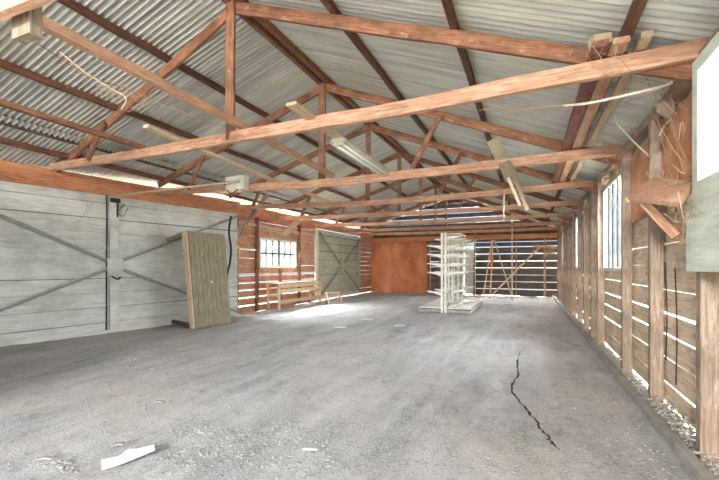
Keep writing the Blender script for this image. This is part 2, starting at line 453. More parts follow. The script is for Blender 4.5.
# ---- windows
def window_x(name, X, y0, y1, z0, z1, bars, rails, inward, mf, bw=.03, fw=.07):
    w = sempty(name, (X, y0, z0))
    bm = bmesh.new()
    for y in (y0 + fw/2, y1 - fw/2): box(bm, (X, y, (z0+z1)/2), (.08, fw, z1 - z0))
    for z in (z0 + fw/2, z1 - fw/2): box(bm, (X, (y0+y1)/2, z), (.08, y1 - y0 - 2*fw, fw))
    obj('window_frame', bm, mf, w)
    bm = bmesh.new()
    for k in range(1, bars): box(bm, (X, y0 + (y1 - y0) * k / bars, (z0+z1)/2), (.045, bw * (2.2 if bars > 5 and k == bars//2 else 1), z1 - z0 - 2*fw))
    for k in range(1, rails): box(bm, (X, (y0+y1)/2, z0 + (z1 - z0) * k / rails), (.043, y1 - y0 - 2*fw, bw))
    if bars > 1 or rails > 1: obj('muntins', bm, M_iron if mf is not M_mint else M_mint, w)
    else: bm.free()
    bm = bmesh.new(); box(bm, (X + .01 * inward, (y0+y1)/2, (z0+z1)/2), (.006, y1 - y0 - fw, z1 - z0 - fw)); obj('pane', bm, M_glass, w)
    return w
window_x('window_1', WL + .0, *W1, 6, 2, 1, M_white, .05, .06)
for i, q in enumerate(win_r[1:]): window_x('window_%d' % (i + 2), WR - .02, *q, 5, 1, -1, M_white, .07, .05)
wn = window_x('window_5', WR - .19, *win_near, 3, 1, -1, M_mint, .05, .1)
bm = bmesh.new(); box(bm, (WR - .22, 3.05, 1.75), (.03, 1.55, .58)); obj('lower_board', bm, M_mint, wn)
bm = bmesh.new(); box(bm, (WR - .12, 3.74, 2.4), (.16, .03, 1.3)); box(bm, (WR - .12, 3.0, 3.05), (.16, 1.5, .03)); obj('window_lining', bm, M_mint, wn)

# ---- ordinals
ORD = ['first', 'second', 'third', 'fourth', 'fifth', 'sixth', 'seventh', 'eighth', 'ninth', 'tenth', 'eleventh', 'twelfth', 'thirteenth', 'fourteenth', 'fifteenth', 'sixteenth', 'seventeenth']
# ---- studs of the right wall
for i, y in enumerate([2.02, 3.88, 5.23, 6.6, 8.75, 9.6, 10.82, 12.1, 13.5, 14.85, 16.2, 17.5, 18.8, 20.1]):
    wid = .1
    o = beam('wall_stud', [V((1.285, y, -.02)), V((1.285, y, 3.09))], .12, wid, M_post, up=V((0, 1, 0)), jit=.004)
    lab = 'rough brown upright stud on the board wall at right, nearest the camera' if i == 1 else 'rough brown upright stud on the right board wall, %s from the camera' % ORD[max(i - 1, 0)]
    if i == 0: lab = 'rough brown stud beside the pale window frame, just outside the right edge'
    tag(o, lab, 'stud', 'studs of the right wall')
# ---- studs/posts of the left brick-red wall
for i, (y, w) in enumerate([(10.75, .1), (13.4, .1), (12.1, .08)]):
    z1 = 3.12 if i < 2 else 1.4
    o = beam('wall_stud', [V((WL + .07, y, 0)), V((WL + .07, y, z1))], .1, w, M_raft, up=V((0, 1, 0)))
    tag(o, ['brown stud left of the barred window in the red board wall', 'brown stud right of the barred window in the red board wall', 'short brown stud under the middle of the barred window'][i], 'stud')
for i, (x, w, z) in enumerate([(-5.05, .16, 2.9), (-4.4, .1, 2.9), (.75, .09, 2.9), (-.55, .06, 2.9)]):
    o = beam('wall_stud', [V((x, Y1 - .1, 0)), V((x, Y1 - .1, z))], w, .1, M_raft if i < 2 else M_post, up=V((0, 1, 0)))
    tag(o, ['wide rusty brown post at the right edge of the rusted sheets', 'brown post on the back wall behind the shelving rack', 'thin post near the right end of the slatted back wall', 'slim post in the middle of the slatted back wall'][i], 'stud')

# ---- sill along the right wall
bm = bmesh.new(); kp = [V((1.11 + .008 * noise.noise(V((y, 0, 0))), y, .045)) for y in [Y0 + k * .5 for k in range(46)] if y > 1.9 and y < Y1]
lumber(bm, kp, .07, .09, jit=.004)
tag(obj('floor_sill', bm, M_kerb), 'long dusty grey sill on the floor along the foot of the right wall', 'sill')
bm = bmesh.new(); lumber(bm, [V((1.11, 1.0, .048)), V((1.11, 1.88, .045))], .075, .1); tag(obj('floor_sill', bm, M_tie), 'short orange-brown end piece of sill in the bottom right corner', 'sill')

# ---- roof trusses
def tri(name, p, q, w, t, m, par, up=V((0, 0, 1))): return beam(name, [p, q], w, t, m, par, up=up)
TR = [  # Y at ridge, Y left, left z, mid z, right Y, right z (undersides of the tie)
 (1.52, 1.55, 3.25, 3.22, 1.5, 3.16), (4.25, 4.85, 3.42, 3.22, 3.93, 3.14), (6.86, 7.0, 3.28, 3.06, 6.88, 3.15),
 (9.3, 9.3, 3.2, 3.02, 9.3, 3.13), (11.97, 11.9, 3.15, 3.08, 11.97, 3.13), (14.66, 14.66, 3.15, 3.1, 14.66, 3.13), (17.3, 17.3, 3.15, 3.1, 17.3, 3.13), (19.7, 19.7, 3.15, 3.1, 19.7, 3.13)]
TLAB = ['timber roof truss directly overhead, pale tie and block in the top left corner', 'timber roof truss nearest the camera, its pale tie beam crossing the whole view', 'second roof truss, sagging dusty tie with the white box on it', 'third roof truss from the camera, tie beam just under the fluorescent lamp', 'fourth roof truss from the camera, before the barred window', 'fifth roof truss from the camera, level with the shelving rack', 'sixth roof truss from the camera, beyond the shelving rack', 'farthest roof truss, close to the back wall']
TRUSS = []
for i, (yr, yl, zl, zm, yR, zR) in enumerate(TR):
    t = thing('roof_truss', TLAB[i], 'roof truss', (RX, yr, zm), 'timber roof trusses'); TRUSS.append(t)
    xl = -9.3 if i < 1 else (-8.85 if i == 1 else -8.55 if i == 2 else -8.35)
    hgt = .15; mt = M_tie
    pm = V((RX, yr, zm + hgt/2)) if i != 1 else P(240, 142, Y=4.27) + V((0, 0, .075))
    pts = [V((xl, yl, zl + hgt/2)), pm.lerp(V((xl, yl, zl + hgt/2)), .5) - V((0, 0, .02)), pm, pm.lerp(V((1.3, yR, zR + hgt/2)), .5) - V((0, 0, .025)), V((1.3, yR, zR + hgt/2))]
    beam('tie_beam', pts, .075 if i < 3 else .09, hgt if i < 3 else .13, mt, t, jit=.004)
    # rafters
    for sx, xe, ye in ((-1, xl + .05, yl), (1, 1.34, yR)):
        q = V((xe, ye, min(zr(xe) - .085, 9))); p = V((RX, yr, RZ - .085))
        if i == 1 and sx < 0: q.z = zr(xe) - .06
        yo = .07 if i == 1 else .06
        beam('rafter', [p + V((0, yo * (1 if i else 0), 0)), q + V((0, yo, 0))], .055, .15, M_raft, t)
    beam('king_post', [V((RX - .04, yr + .02, zm + .02)), V((RX - .04, yr + .02, RZ - .02))], .14 if i < 3 else .12, .05, M_raft, t, up=V((0, 1, 0)))
    if i >= 1:
        # short web strut on the left half
        xs = -7.0; 
        f1 = (xs - RX) / (xl - RX); yy = yr + (yl - yr) * f1
        zt = pm.z + (zl + .075 - pm.z) * f1
        beam('web_strut', [V((xs - .35, yy - .02, zt + .02)), V((xs + .1, yy - .02, zr(xs + .1) - .08))], .05, .1, M_raft, t)
    if i in (2, 3, 4):
        beam('web_strut', [V((-1.9, yR - .05, zR + .1)), V((-1.4, yR - .05, zr(-1.4) - .1))], .04, .09, M_raft, t)
    if i == 0:
        bm = bmesh.new(); box(bm, P(27, 18, Y=1.66), (.22, .08, .3)); obj('packing_block', bm, M_panel, t)

# ---- purlins under the sheeting
PN = [(-8.3, 'lowest roof purlin on the left slope, above the white door'), (-6.62, 'dark roof purlin on the left slope, second up from the eave'), (-5.17, 'dark roof purlin on the left slope, nearest the ridge'),
      (-2.14, 'dark roof purlin on the right slope, nearest the ridge'), (-.70, 'dark roof purlin halfway down the right slope'), (.74, 'dark roof purlin low on the right slope, above the stored boards')]
for x, lab in PN:
    dz = .045 if x > -8 else -.03
    p = [V((x, Y0 - .1, zr(x) + dz)), V((x, 10, zr(x) + dz)), V((x, Y1 - .05, zr(x) + dz))]
    tag(beam('roof_purlin', p, .07, .1, M_purl, jit=.004), lab, 'purlin', 'roof purlins')
tag(beam('roof_purlin', [V((-7.93, Y0 - .1, zr(-7.93) + .075)), V((-7.93, Y1 - .05, zr(-7.93) + .075))], .06, .12, M_dark), 'thin dark filler strip added to block sky light where the two tiers of roof sheet overlap at left', 'purlin', 'roof purlins')  # added filler, stops sky light in the sheet step and darkens it
for dx, lab in ((-.09, 'ridge timber on the left of the roof peak'), (.09, 'ridge timber on the right of the roof peak')):
    x = RX + dx
    tag(beam('ridge_timber', [V((x, Y0 - .1, zr(x) + .045)), V((x, Y1 - .05, zr(x) + .045))], .08, .1, M_raft), lab, 'ridge beam', 'ridge timbers')

# ---- loose timbers resting on the ties
tag(beam('long_batten', [V((-3.6, 1.45, 3.47)), V((-3.6, 4.3, 3.42)), V((-3.58, 7.0, 3.3))], .09, .09, M_tie), 'square orange batten lying on the first ties, running in from top left', 'beam')
tag(beam('long_batten', [V((-5.75, -1.0, 3.48)), V((-5.82, 4.55, 3.44))], .09, .07, M_raft), 'dark batten ending on the nearest tie beam, left of the square one', 'beam')
tag(beam('long_batten', [V((-4.95, 3.9, 3.47)), V((-4.9, 6.9, 3.28)), V((-4.85, 9.5, 3.22))], .11, .05, M_pale), 'pale plank lying across the ties left of the king posts', 'beam')
for k, (x0, w, th_, m, lab) in enumerate([(.55, .12, .05, M_maroon, 'leftmost dark reddish board of three stored over the ties at upper right'),
                                    (.69, .12, .05, M_tie, 'middle orange board of three stored over the ties at upper right'),
                                    (.87, .08, .05, M_pale, 'pale grey board, rightmost of three stored over the ties at upper right')]):
    o = beam('stored_board', [V((x0, 3.75, 3.33)), V((x0 - .01, 6.9, 3.34)), V((x0 - .03, 9.6, 3.3))], w, th_, m)
    tag(o, lab, 'board', 'stored boards')
tag(beam('timber_offcut', [V((.5, 3.9, 3.42)), V((.64, 3.95, 3.44))], .1, .09, M_pale), 'short pale timber offcut lying on the near tie by the stored boards', 'offcut')
for nm, tr_, a_, b_, w_, t_, m_ in (('nailed_board', 2, P(492, 140, Y=7.0), P(511, 176, Y=6.76), .2, .03, M_panel), ('hanging_brace', 3, P(508, 162, Y=9.2), P(527, 210, Y=9.2), .08, .04, M_pale),
                                ('hanging_rod', 3, P(504, 190, Y=9.22), P(504, 221, Y=9.22), .03, .03, M_pale), ('hanging_brace', 2, P(508, 178, Y=6.76), P(520, 206, Y=6.7), .05, .03, M_pale)):
    beam(nm, [a_, b_], w_, t_, m_, TRUSS[tr_], up=V((0, 1, 0)))
tag(beam('knee_brace', [P(304, 214, X=-7.7), P(283, 236, X=-8.3)], .2, .05, M_pale, up=V((0, 1, 0))), 'pale slanting knee brace in front of the barred window top', 'brace')
tag(beam('knee_brace', [P(268, 194, X=-7.5), P(236, 236, X=-8.3)], .13, .05, M_post, up=V((0, 1, 0))), 'brown slanting knee brace by the end of the white door', 'brace')
tag(beam('wall_rail', [V((WL + .06, 9.9, 2.88)), V((WL + .06, 14.7, 2.8))], .06, .1, M_pale), 'pale rail across the red wall above the barred window', 'rail')

# ---- fluorescent lamp with its backing plank
la, lb = P(291, 104, X=-2.42), P(394, 176, X=-2.42)
t = thing('fluorescent_lamp', 'long white fluorescent lamp under a plank, laid across the first two ties', 'lamp', tuple(la))
bp = beam('backing_plank', [la, lb], .14, .035, M_pale, t)
l1, l2 = la.lerp(lb, .32), la.lerp(lb, .93)
M = frame(l1 - V((0, 0, .06)), l2 - V((0, 0, .06))); L = (l2 - l1).length
bm = bmesh.new()
pr = [(-.1, .03), (-.06, .045), (.06, .045), (.1, .03), (.13, -.02), (.1, .0), (-.1, .0), (-.13, -.02)]
ra = [bm.verts.new((0, a, b)) for a, b in pr]; rb = [bm.verts.new((L, a, b)) for a, b in pr]
for i in range(8): bm.faces.new((ra[i], ra[(i+1) % 8], rb[(i+1) % 8], rb[i]))
bm.faces.new(ra); bm.faces.new(rb[::-1]); hs = obj('lamp_housing', bm, M_white, t, M)
for s in (-.05, .05):
    bm = bmesh.new(); tube(bm, [V((.04, s, -.035)), V((L - .04, s, -.035))], .018, 10); obj('lamp_tube', bm, M_tubew, t, M, smooth=True)
for x in (.02, L - .02):
    bm = bmesh.new(); box(bm, (x, 0, -.03), (.03, .16, .05)); obj('lamp_holder', bm, M_white, t, M)

# ---- white box on the second tie
b0 = P(237, 184, Y=6.72)
t = thing('junction_box', 'dusty white electrical box fixed on the second tie at left', 'electrical box', tuple(b0))
bm = bmesh.new(); box(bm, b0 + V((-.13, 0, 0)), (.24, .14, .3)); box(bm, b0 + V((.13, 0, .01)), (.24, .16, .3)); box(bm, b0 + V((.1, -.085, 0)), (.02, .02, .2)); obj('box_body', bm, M_white, t)
bm = bmesh.new(); box(bm, b0 + V((-.12, -.01, -.17)), (.6, .16, .04)); obj('mounting_board', bm, M_pale, t)
bm = bmesh.new(); tube(bm, smoothpath([b0 + V((-.2, -.1, -.12)), b0 + V((-.05, -.12, -.22)), b0 + V((.12, -.1, -.14))]), .012); obj('cable_loop', bm, M_iron, t)

# ---- plank panel leaning near the white door
Pb0, Pb1 = V((-7.3, 7.1, .0)), V((-7.2, 8.2, .0)); Pt0 = V((-7.47, 7.02, 2.34)); Pt1 = V((-7.42, 8.2, 2.34))
t = thing('plank_panel', 'free-standing weathered tan plank panel beside the white door', 'panel', tuple(Pb0))
bm = bmesh.new(); npk = 8
for k in range(npk):
    a, b = (k + .03) / npk, (k + .97) / npk
    q = [Pb0.lerp(Pb1, a), Pb0.lerp(Pb1, b), Pt0.lerp(Pt1, b), Pt0.lerp(Pt1, a)]
    nn = (q[1] - q[0]).cross(q[3] - q[0]).normalized(); nn = nn if nn.x > 0 else -nn
    vs = [bm.verts.new(x) for x in q] + [bm.verts.new(x - nn * .03) for x in q]
    for f in ((0,1,2,3),(7,6,5,4),(0,4,5,1),(1,5,6,2),(2,6,7,3),(3,7,4,0)): bm.faces.new([vs[i] for i in f])
obj('plank_face', bm, M_panel, t)
for z0 in (.12, 1.15, 2.2):
    f_ = z0 / 2.34; beam('ledger', [Pb0.lerp(Pt0, f_) - V((.07, 0, 0)), Pb1.lerp(Pt1, f_) - V((.07, 0, 0))], .07, .12, M_dark, t)
beam('edge_post', [Pb0 - V((.08, .03, 0)), Pt0 - V((.08, .03, 0))], .13, .05, M_pale, t, up=V((0, 1, 0)))
beam('top_strut', [Pt0 - V((.1, 0, .06)), V((-8.52, 7.35, 2.16))], .06, .1, M_panel, t)
beam('foot_strut', [Pb0 + V((-.1, 0, .06)), V((-8.45, 7.45, .06))], .08, .1, M_dark, t)
bm = bmesh.new(); kk = Pb0.lerp(Pb1, .5).lerp(Pt0.lerp(Pt1, .5), .47); tube(bm, [kk, kk + V((.04, 0, 0))], .03, 10); obj('knob', bm, M_white, t)

# ---- yellow box and hose by the end of the big door
y0 = P(236, 252, X=WL + .1)
t = thing('yellow_box', 'small yellow box on the red wall just right of the white door', 'box', tuple(y0))
bm = bmesh.new(); box(bm, y0, (.08, .25, .3)); box(bm, y0 + V((.02, 0, .17)), (.06, .18, .06)); obj('box_body', bm, M_yellow, t)
bm = bmesh.new(); box(bm, y0 + V((0, .55, .1)), (.04, .8, .05)); obj('pale_strip', bm, M_tubew, t)
hp = [P(231, 216, X=-8.1), P(229, 232, X=-8.1), P(231, 248, X=-8.08), P(230, 262, X=-8.1), P(227, 277, X=-8.12), P(228, 300, X=-8.1)]
bm = bmesh.new(); tube(bm, smoothpath(hp), .03, 8); tag(obj('rubber_hose', bm, M_rubber, smooth=True), 'black hose hanging down the end of the white door', 'hose')

# ---- rough rail bench under the barred window
def bench(x, ya, yb, zt, lab, rails, back):
    t = thing('rail_bench', lab, 'bench', (x, ya, 0))
    for y in (ya, yb):
        for xx in (x, x - .45): beam('leg', [V((xx, y, 0)), V((xx, y, zt))], .08, .09, M_pale, t, up=V((0, 1, 0)))
        beam('cross_rail', [V((x, y, zt * .55)), V((x - .45, y, zt * .55))], .04, .09, M_pale, t)
    for z in rails: beam('rail', [V((x + .05, ya - .1, z)), V((x + .05, yb + .1, z))], .03, .13, M_pale, t)
    bm = bmesh.new()
    for k in range(3): box(bm, (x - .05 - .16 * k, (ya + yb) / 2, zt + .02), (.14, yb - ya + .3, .03))
    obj('bench_top', bm, M_pale, t)
bench(-7.85, 11.3, 14.2, .88, 'long rough pale timber bench with rails below the barred window', (.8, .62, .25), 0)
# small sawhorse beside it
t = thing('saw_trestle', 'small rough timber trestle on the floor beside the green door', 'trestle', (-7.2, 13.6, 0))
beam('top_rail', [V((-7.25, 13.6, .42)), V((-6.95, 14.3, .42))], .08, .08, M_tie, t)
for p in ((-7.23, 13.65), (-6.98, 14.25)):
    for s in (-1, 1): beam('leg', [V((p[0], p[1], .42)), V((p[0] + s * .14, p[1] - s * .08, 0))], .05, .06, M_tie, t, up=V((0, 1, 0)))

# ---- white shelving rack
gx, gy0, bay = -2.47, 12.6, 1.15
t = thing('shelving_rack', 'white double-sided store shelving rack without shelves in the middle of the floor', 'shelving', (gx, gy0, 0))
lv = [2.42, 2.14, 1.86, 1.56, 1.28, .66]
bru = bmesh.new(); brL = bmesh.new()
def bracket_bm(s):
    bm = bmesh.new(); L = .46
    pr = [(0.02, .02), (L, .035), (L, .01), (.18, -.05), (.02, -.11)]
    a = [bm.verts.new((s * x, -.018, z)) for x, z in pr]; b = [bm.verts.new((s * x, .018, z)) for x, z in pr]
    for i in range(5): bm.faces.new((a[i], a[(i+1) % 5], b[(i+1) % 5], b[i]))
    bm.faces.new(a); bm.faces.new(b[::-1]); return bm
bru.free(); brL.free()
first = {}
for k in range(4):
    y = gy0 + k * bay
    bm = bmesh.new(); box(bm, (gx - .055, y, 1.28), (.07, .09, 2.56)); box(bm, (gx + .055, y, 1.28), (.07, .09, 2.56))
    for z in range(12): box(bm, (gx, y, .15 + z * .2), (.04, .05, .03))
    obj('upright', bm, M_shelf, t)
    for s in (-1, 1):
        for z in lv:
            if (k, s, z) in ((0, -1, 2.42), (2, 1, .66), (0, 1, .66)): continue
            if s not in first:
                first[s] = obj('shelf_bracket', bracket_bm(s), M_shelf, t, Matrix.Translation((gx + s * .08, y, z)))
            else:
                o = first[s].copy(); COL.objects.link(o); o.parent = t
                o.matrix_basis = Matrix.Translation(V((gx + s * .08, y, z)) - t.location)
        beam('base_foot', [V((gx + s * .08, y, .075)), V((gx + s * .82, y, .05))], .05, .1, M_steel, t)
for k in range(3):
    y = gy0 + k * bay
    for s in (-1, 1):
        bm = bmesh.new(); box(bm, (gx + s * .46, y + bay / 2, .15), (.76, bay - .03, .035)); box(bm, (gx + s * .83, y + bay / 2, .1), (.02, bay - .03, .12))
        obj('base_deck', bm, M_shelf, t)
    for z in (.3, 2.5):
        bm = bmesh.new(); box(bm, (gx, y + bay / 2, z), (.04, bay - .1, .06)); obj('back_rail', bm, M_shelf, t)
    bm = bmesh.new(); box(bm, (gx + .28, y + bay / 2, 2.52), (.5, bay - .02, .03)); 
    if k == 0: obj('top_shelf', bm, M_shelf, t)
    else: bm.free()

# ---- poles and ladder before the back wall
def pole(name, a, b, r, m, lab, cat='pole'):
    bm = bmesh.new(); a, b = V(a), V(b); tube(bm, [a.lerp(b, k/4) for k in range(5)], r, 8)
    return tag(obj(name, bm, m), lab, cat)
bY = 19.4
pole('hanging_pole', P(512, 190, Y=18), V((P(512, 293, Y=18).x, 18, 0.0)), .03, M_pale, 'tall thin pale pole standing in front of the slatted back wall')
pole('leaning_pole', P(492, 295, Y=20.6) , P(541, 246, Y=20.9), .04, M_pale, 'grey pole slanting across the right part of the slatted back wall')
t = thing('step_ladder', 'open wooden step ladder standing before the slatted back wall', 'ladder', (P(497, 296, Y=19.6).x, 19.6, 0))
xa = P(492, 240, Y=19.6); 
beam('rail', [xa + V((0, 0, 0)), V((P(483, 296, Y=19.3).x, 19.3, 0))], .05, .07, M_pale, t, up=V((0, 1, 0)))
beam('rail', [xa + V((.05, 0, 0)), V((P(490, 296, Y=19.3).x, 19.3, 0))], .05, .07, M_tie, t, up=V((0, 1, 0)))
beam('rail', [xa + V((.1, .05, 0)), V((P(512, 294, Y=20.2).x, 20.2, 0))], .05, .07, M_pale, t, up=V((0, 1, 0)))
for f_ in (.2, .4, .6, .8):
    p = xa.lerp(V((P(483, 296, Y=19.3).x, 19.3, 0)), f_); q = (xa + V((.05, 0, 0))).lerp(V((P(490, 296, Y=19.3).x, 19.3, 0)), f_)
    beam('tread', [p, q], .08, .03, M_pale, t)
pole('leaning_pole', V((P(474, 296, Y=20.9).x, 20.9, 0)), P(475, 232, Y=21.2), .045, M_panel, 'dark pole leaning beside the white back door')
bm = bmesh.new(); a = [P(491, 245, Y=19.1), P(494, 262, Y=19.1), P(490, 266, Y=19.1)]
vs = [bm.verts.new(p) for p in a] + [bm.verts.new(p + V((0, .04, 0))) for p in a]
for f in ((0,1,2),(5,4,3),(0,3,4,1),(1,4,5,2),(2,5,3,0)): bm.faces.new([vs[i] for i in f])
obj('rusty_plate', bm, M_rust, t)['label'] = 'narrow rusty plate hung on the ladder'
for k, zz in enumerate((2.45, 2.2)):
    tag(beam('back_shelf', [V((.2, Y1 - .35, zz)), V((1.2, Y1 - .35, zz - .1 * k))], .3, .04, M_tie), ['upper', 'lower'][k] + ' orange plank shelf in the far right corner', 'shelf')

# ---- hardboard sheets tacked between the studs
M_hb = plain('hardboard', srgb(196, 140, 102), .8, v=.35, sc=3)
for k, (ya, yb, za, zb, lab) in enumerate([(3.95, 5.16, 2.25, 3.02, 'warped brown hardboard sheet high on the right wall behind the broken shelf'), (5.3, 6.53, 2.1, 2.98, 'brown hardboard sheet between two studs just before the slim window')]):
    bm = bmesh.new(); n_ = 10; m_ = 6; gr = []
    for i in range(n_ + 1):
        gr.append([bm.verts.new((1.325 - .025 * abs(noise.noise(V((i * .3, j * .4, k * 7)))), ya + (yb - ya) * i / n_, za + (zb - za) * j / m_ + (.05 * noise.noise(V((i * .5, k * 3, 1))) if j == 0 else 0))) for j in range(m_ + 1)])
    for i in range(n_):
        for j in range(m_): bm.faces.new((gr[i][j], gr[i+1][j], gr[i+1][j+1], gr[i][j+1]))
    ex = bmesh.ops.extrude_face_region(bm, geom=list(bm.faces))
    for q in ex['geom']:
        if isinstance(q, bmesh.types.BMVert): q.co.x += .006
    tag(obj('hardboard_sheet', bm, M_hb), lab, 'sheet')
for (px_, py_, l_, lab) in ((664, 118, .32, 'ragged tan board end hanging high on the right wall by the roof edge'), (604, 178, .2, 'small ragged board end above the slim window')):
    p = P(px_, py_, X=1.2)
    tag(beam('torn_board', [p + V((0, 0, l_ / 2)), p + V((.05, .05, 0)), p + V((0, .08, -l_ / 2))], .16, .02, M_post, jit=.012, seg=.06), lab, 'board')
# ---- broken shelf bracket on the right wall
t = thing('wall_shelf', 'broken brown wall shelf draped in cobwebs on the right wall', 'shelf', (1.2, 4.2, 2.2))
c0, c1, c2, c3 = P(628, 200, X=.93), P(653, 180, X=1.24), P(694, 186, X=1.22), P(681, 208, X=.98)
bm = bmesh.new(); vs = [bm.verts.new(p) for p in (c0, c1, c2, c3)] + [bm.verts.new(p + V((0, 0, .035))) for p in (c0, c1, c2, c3)]
for f in ((0,1,2,3),(7,6,5,4),(0,4,5,1),(1,5,6,2),(2,6,7,3),(3,7,4,0)): bm.faces.new([vs[i] for i in f])
obj('shelf_board', bm, M_tie, t)
beam('shelf_brace', [P(645, 202, X=1.0), P(678, 236, X=1.2)], .06, .08, M_tie, t)
beam('shelf_batten', [c0 + V((0, 0, .0)), c1 + V((0, 0, -.0))], .04, .05, M_pale, t)
bm = bmesh.new(); box(bm, P(683, 233, X=1.24), (.03, .08, .2)); obj('wall_cleat', bm, M_pale, t)

# ---- cables
def cable(name, pts, r, m, lab, cat='cable'):
    bm = bmesh.new(); tube(bm, smoothpath(pts), r, 6); return tag(obj(name, bm, m, smooth=True), lab, cat)
cable('loose_cable', [P(672, 82, X=1.08), P(645, 95, X=.95), P(618, 106, X=.84), P(614, 118, X=.84), P(628, 136, X=.98), P(650, 157, X=1.2)], .009, M_wire, 'pale grey cable looping down beside the roof at right')
cable('loose_wire', [P(36, 42, Y=2.6), P(60, 58, Y=2.9), P(92, 78, Y=3.2), P(130, 90, Y=3.6), P(180, 112, Y=4.0), P(228, 127, Y=4.2)], .006, M_twig, 'thin brown wire drooping below the square batten at upper left', 'wire')
cable('loose_wire', [P(60, 52, Y=2.9), P(85, 72, Y=3.1), P(110, 88, Y=3.3), P(126, 98, Y=3.4), P(121, 110, Y=3.4)], .008, M_pale, 'pale frayed string hanging under the square batten', 'string')
cable('loose_wire', [P(563, 106, Y=3.6), P(590, 103, Y=3.6), P(640, 92, Y=3.7), P(672, 84, Y=3.9)], .012, M_post, 'pale dusty rope strung under the right end of the near tie', 'rope')
cable('loose_wire', [P(479, 110, Y=4.1), P(520, 109, Y=3.9), P(565, 105, Y=3.62)], .005, M_twig, 'thin brown wire strung from the near tie to the dusty rope', 'wire')
cable('loose_wire', [P(113, 196, X=-8.6), P(180, 188, Y=6.2), P(240, 181, Y=6.6)], .022, M_pale, 'grey pipe running from the white door top to the electrical box', 'pipe')
cable('loose_wire', [P(125, 204, X=-8.55), P(118, 212, X=-8.6), P(123, 216, X=-8.6), P(128, 208, X=-8.55)], .008, M_iron, 'tangle of dark wire at the top of the white door', 'wire')
for k, (x_, y1_, y2_) in enumerate(((675, 268, 385), (665, 262, 360))):
    cable('loose_wire', [P(x_, y1_, X=1.345), P(x_ + 2, (y1_ + y2_) / 2, X=1.345), P(x_ + 1, y2_, X=1.345)], .006, M_iron, ['dark wire down the right wall boards, nearer to the pale board', 'dark wire down the right wall beside the second stud'][k], 'wire')

# ---- cobwebs
def web(pts, lab, nst=10, sp=.12, sd=0, r=.0028, drop=.18):
    rr = random.Random(sd); bm = bmesh.new()
    for _ in range(int(nst * 1.6)):
        a, b = V(rr.choice(pts)), V(rr.choice(pts))
        a = a + V([rr.uniform(-sp, sp) for _ in range(3)]); b = b + V([rr.uniform(-sp, sp) for _ in range(3)])
        m_ = a.lerp(b, rr.uniform(.3, .7)) - V((0, 0, rr.uniform(.02, drop)))
        tube(bm, smoothpath([a, m_, b], 4), r * rr.uniform(.3, 1.0), 3)
    tag(obj('cobweb', bm, M_web), lab, 'cobweb', 'dusty cobwebs')
web([c0, c1, c2, c3, P(670, 170, X=1.25)], 'dusty cobweb over the broken wall shelf', 26, .12, 1, r=.0035)
web([P(640, 60, X=1.1), P(650, 80, X=1.1), P(660, 100, X=1.2), P(690, 120, X=1.25), P(688, 170, X=1.2)], 'cobweb between the near tie and the pale window frame', 22, .12, 2, r=.003)
web([P(600, 140, X=1.0), P(620, 160, X=1.2), P(575, 150, X=.7), P(640, 130, X=1.2)], 'cobweb at the right end of the second tie', 26, .2, 3)
web([P(100, 88, Y=3.5), P(125, 90, Y=3.6), P(145, 100, Y=3.9), P(118, 84, Y=3.4)], 'cobweb tangle under the square batten at upper left', 18, .12, 4)
web([P(560, 215, X=1.1), P(585, 195, X=1.2), P(570, 205, X=1.0), P(597, 215, X=1.2)], 'cobweb at the right end of the third tie', 24, .3, 5, r=.005)
web([P(262, 236, X=-8.3), P(300, 238, X=-8.3), P(255, 262, X=-8.3), P(302, 262, X=-8.3), P(280, 234, X=-8.3)], 'dusty cobweb around the barred window', 40, .25, 6, r=.007)
web([P(600, 185, X=1.3), P(622, 170, X=1.3), P(620, 200, X=1.3)], 'cobweb over the top of the slim window', 18, .15, 7)
web([P(335, 135, Y=5), P(320, 160, Y=6.5), P(325, 120, Y=5), P(345, 150, Y=6)], 'cobweb hanging from the fluorescent lamp', 12, .15, 8)
web([P(610, 50, Y=3.7), P(596, 58, Y=3.7), P(625, 62, Y=3.7), P(660, 66, X=1.2)], 'shreds of cobweb round the stored boards at upper right', 8, .08, 9, r=.003, drop=.2)
web([P(90, 205, X=-8.8), P(130, 205, X=-8.6), P(60, 235, X=-9), P(100, 250, X=-8.8)], 'dark straggling cobweb on the top of the white door', 10, .1, 10)

# ---- things on the floor
pp = [P(a, b, Z=.0) for a, b in ((101, 463), (102, 471), (122, 465), (155, 453), (154, 446), (137, 450), (128, 452), (120, 457))]
bm = bmesh.new(); up = [bm.verts.new((p.x, p.y, .012 + .012 * (i % 3 == 0))) for i, p in enumerate(pp)]; dn_ = [bm.verts.new((p.x, p.y, .008 + .012 * (i % 3 == 0))) for i, p in enumerate(pp)]
bm.faces.new(up); bm.faces.new(dn_[::-1])
for i in range(len(pp)): bm.faces.new((up[i], dn_[i], dn_[(i+1) % len(pp)], up[(i+1) % len(pp)]))
tag(obj('paper_scrap', bm, M_paper), 'torn white strip of card lying on the dirt floor at lower left', 'paper')
def scrap(px, py, l, w, a, m, lab):
    p = P(px, py, Z=.0); bm = bmesh.new(); rr = random.Random(px)
    rot = Matrix.Translation((p.x, p.y, .012)) @ Matrix.Rotation(a, 4, 'Z')
    lumber(bm, [V((-l/2, 0, 0)), V((0, w * .2, .004)), V((l/2, 0, 0))], w, .012, jit=.002, seg=.05)
    tag(obj('wood_scrap', bm, m, None, rot), lab, 'scrap')
scrap(310, 451, .12, .016, .3, M_paper, 'thin white splinter on the floor at lower centre')
scrap(340, 328, .28, .1, .2, M_paper, 'pale flat scrap on the floor left of centre, nearer one')
scrap(367, 320, .3, .1, .1, M_paper, 'pale flat scrap on the floor left of centre, farther one')
scrap(400, 326, .25, .04, .5, M_paper, 'thin pale scrap on the floor in front of the shelving rack')
scrap(45, 460, .12, .04, .5, M_bark, 'small pale chip beside the dark clod at lower left')
scrap(118, 446, .08, .05, .9, M_bark, 'tiny pale chip just above the torn card')
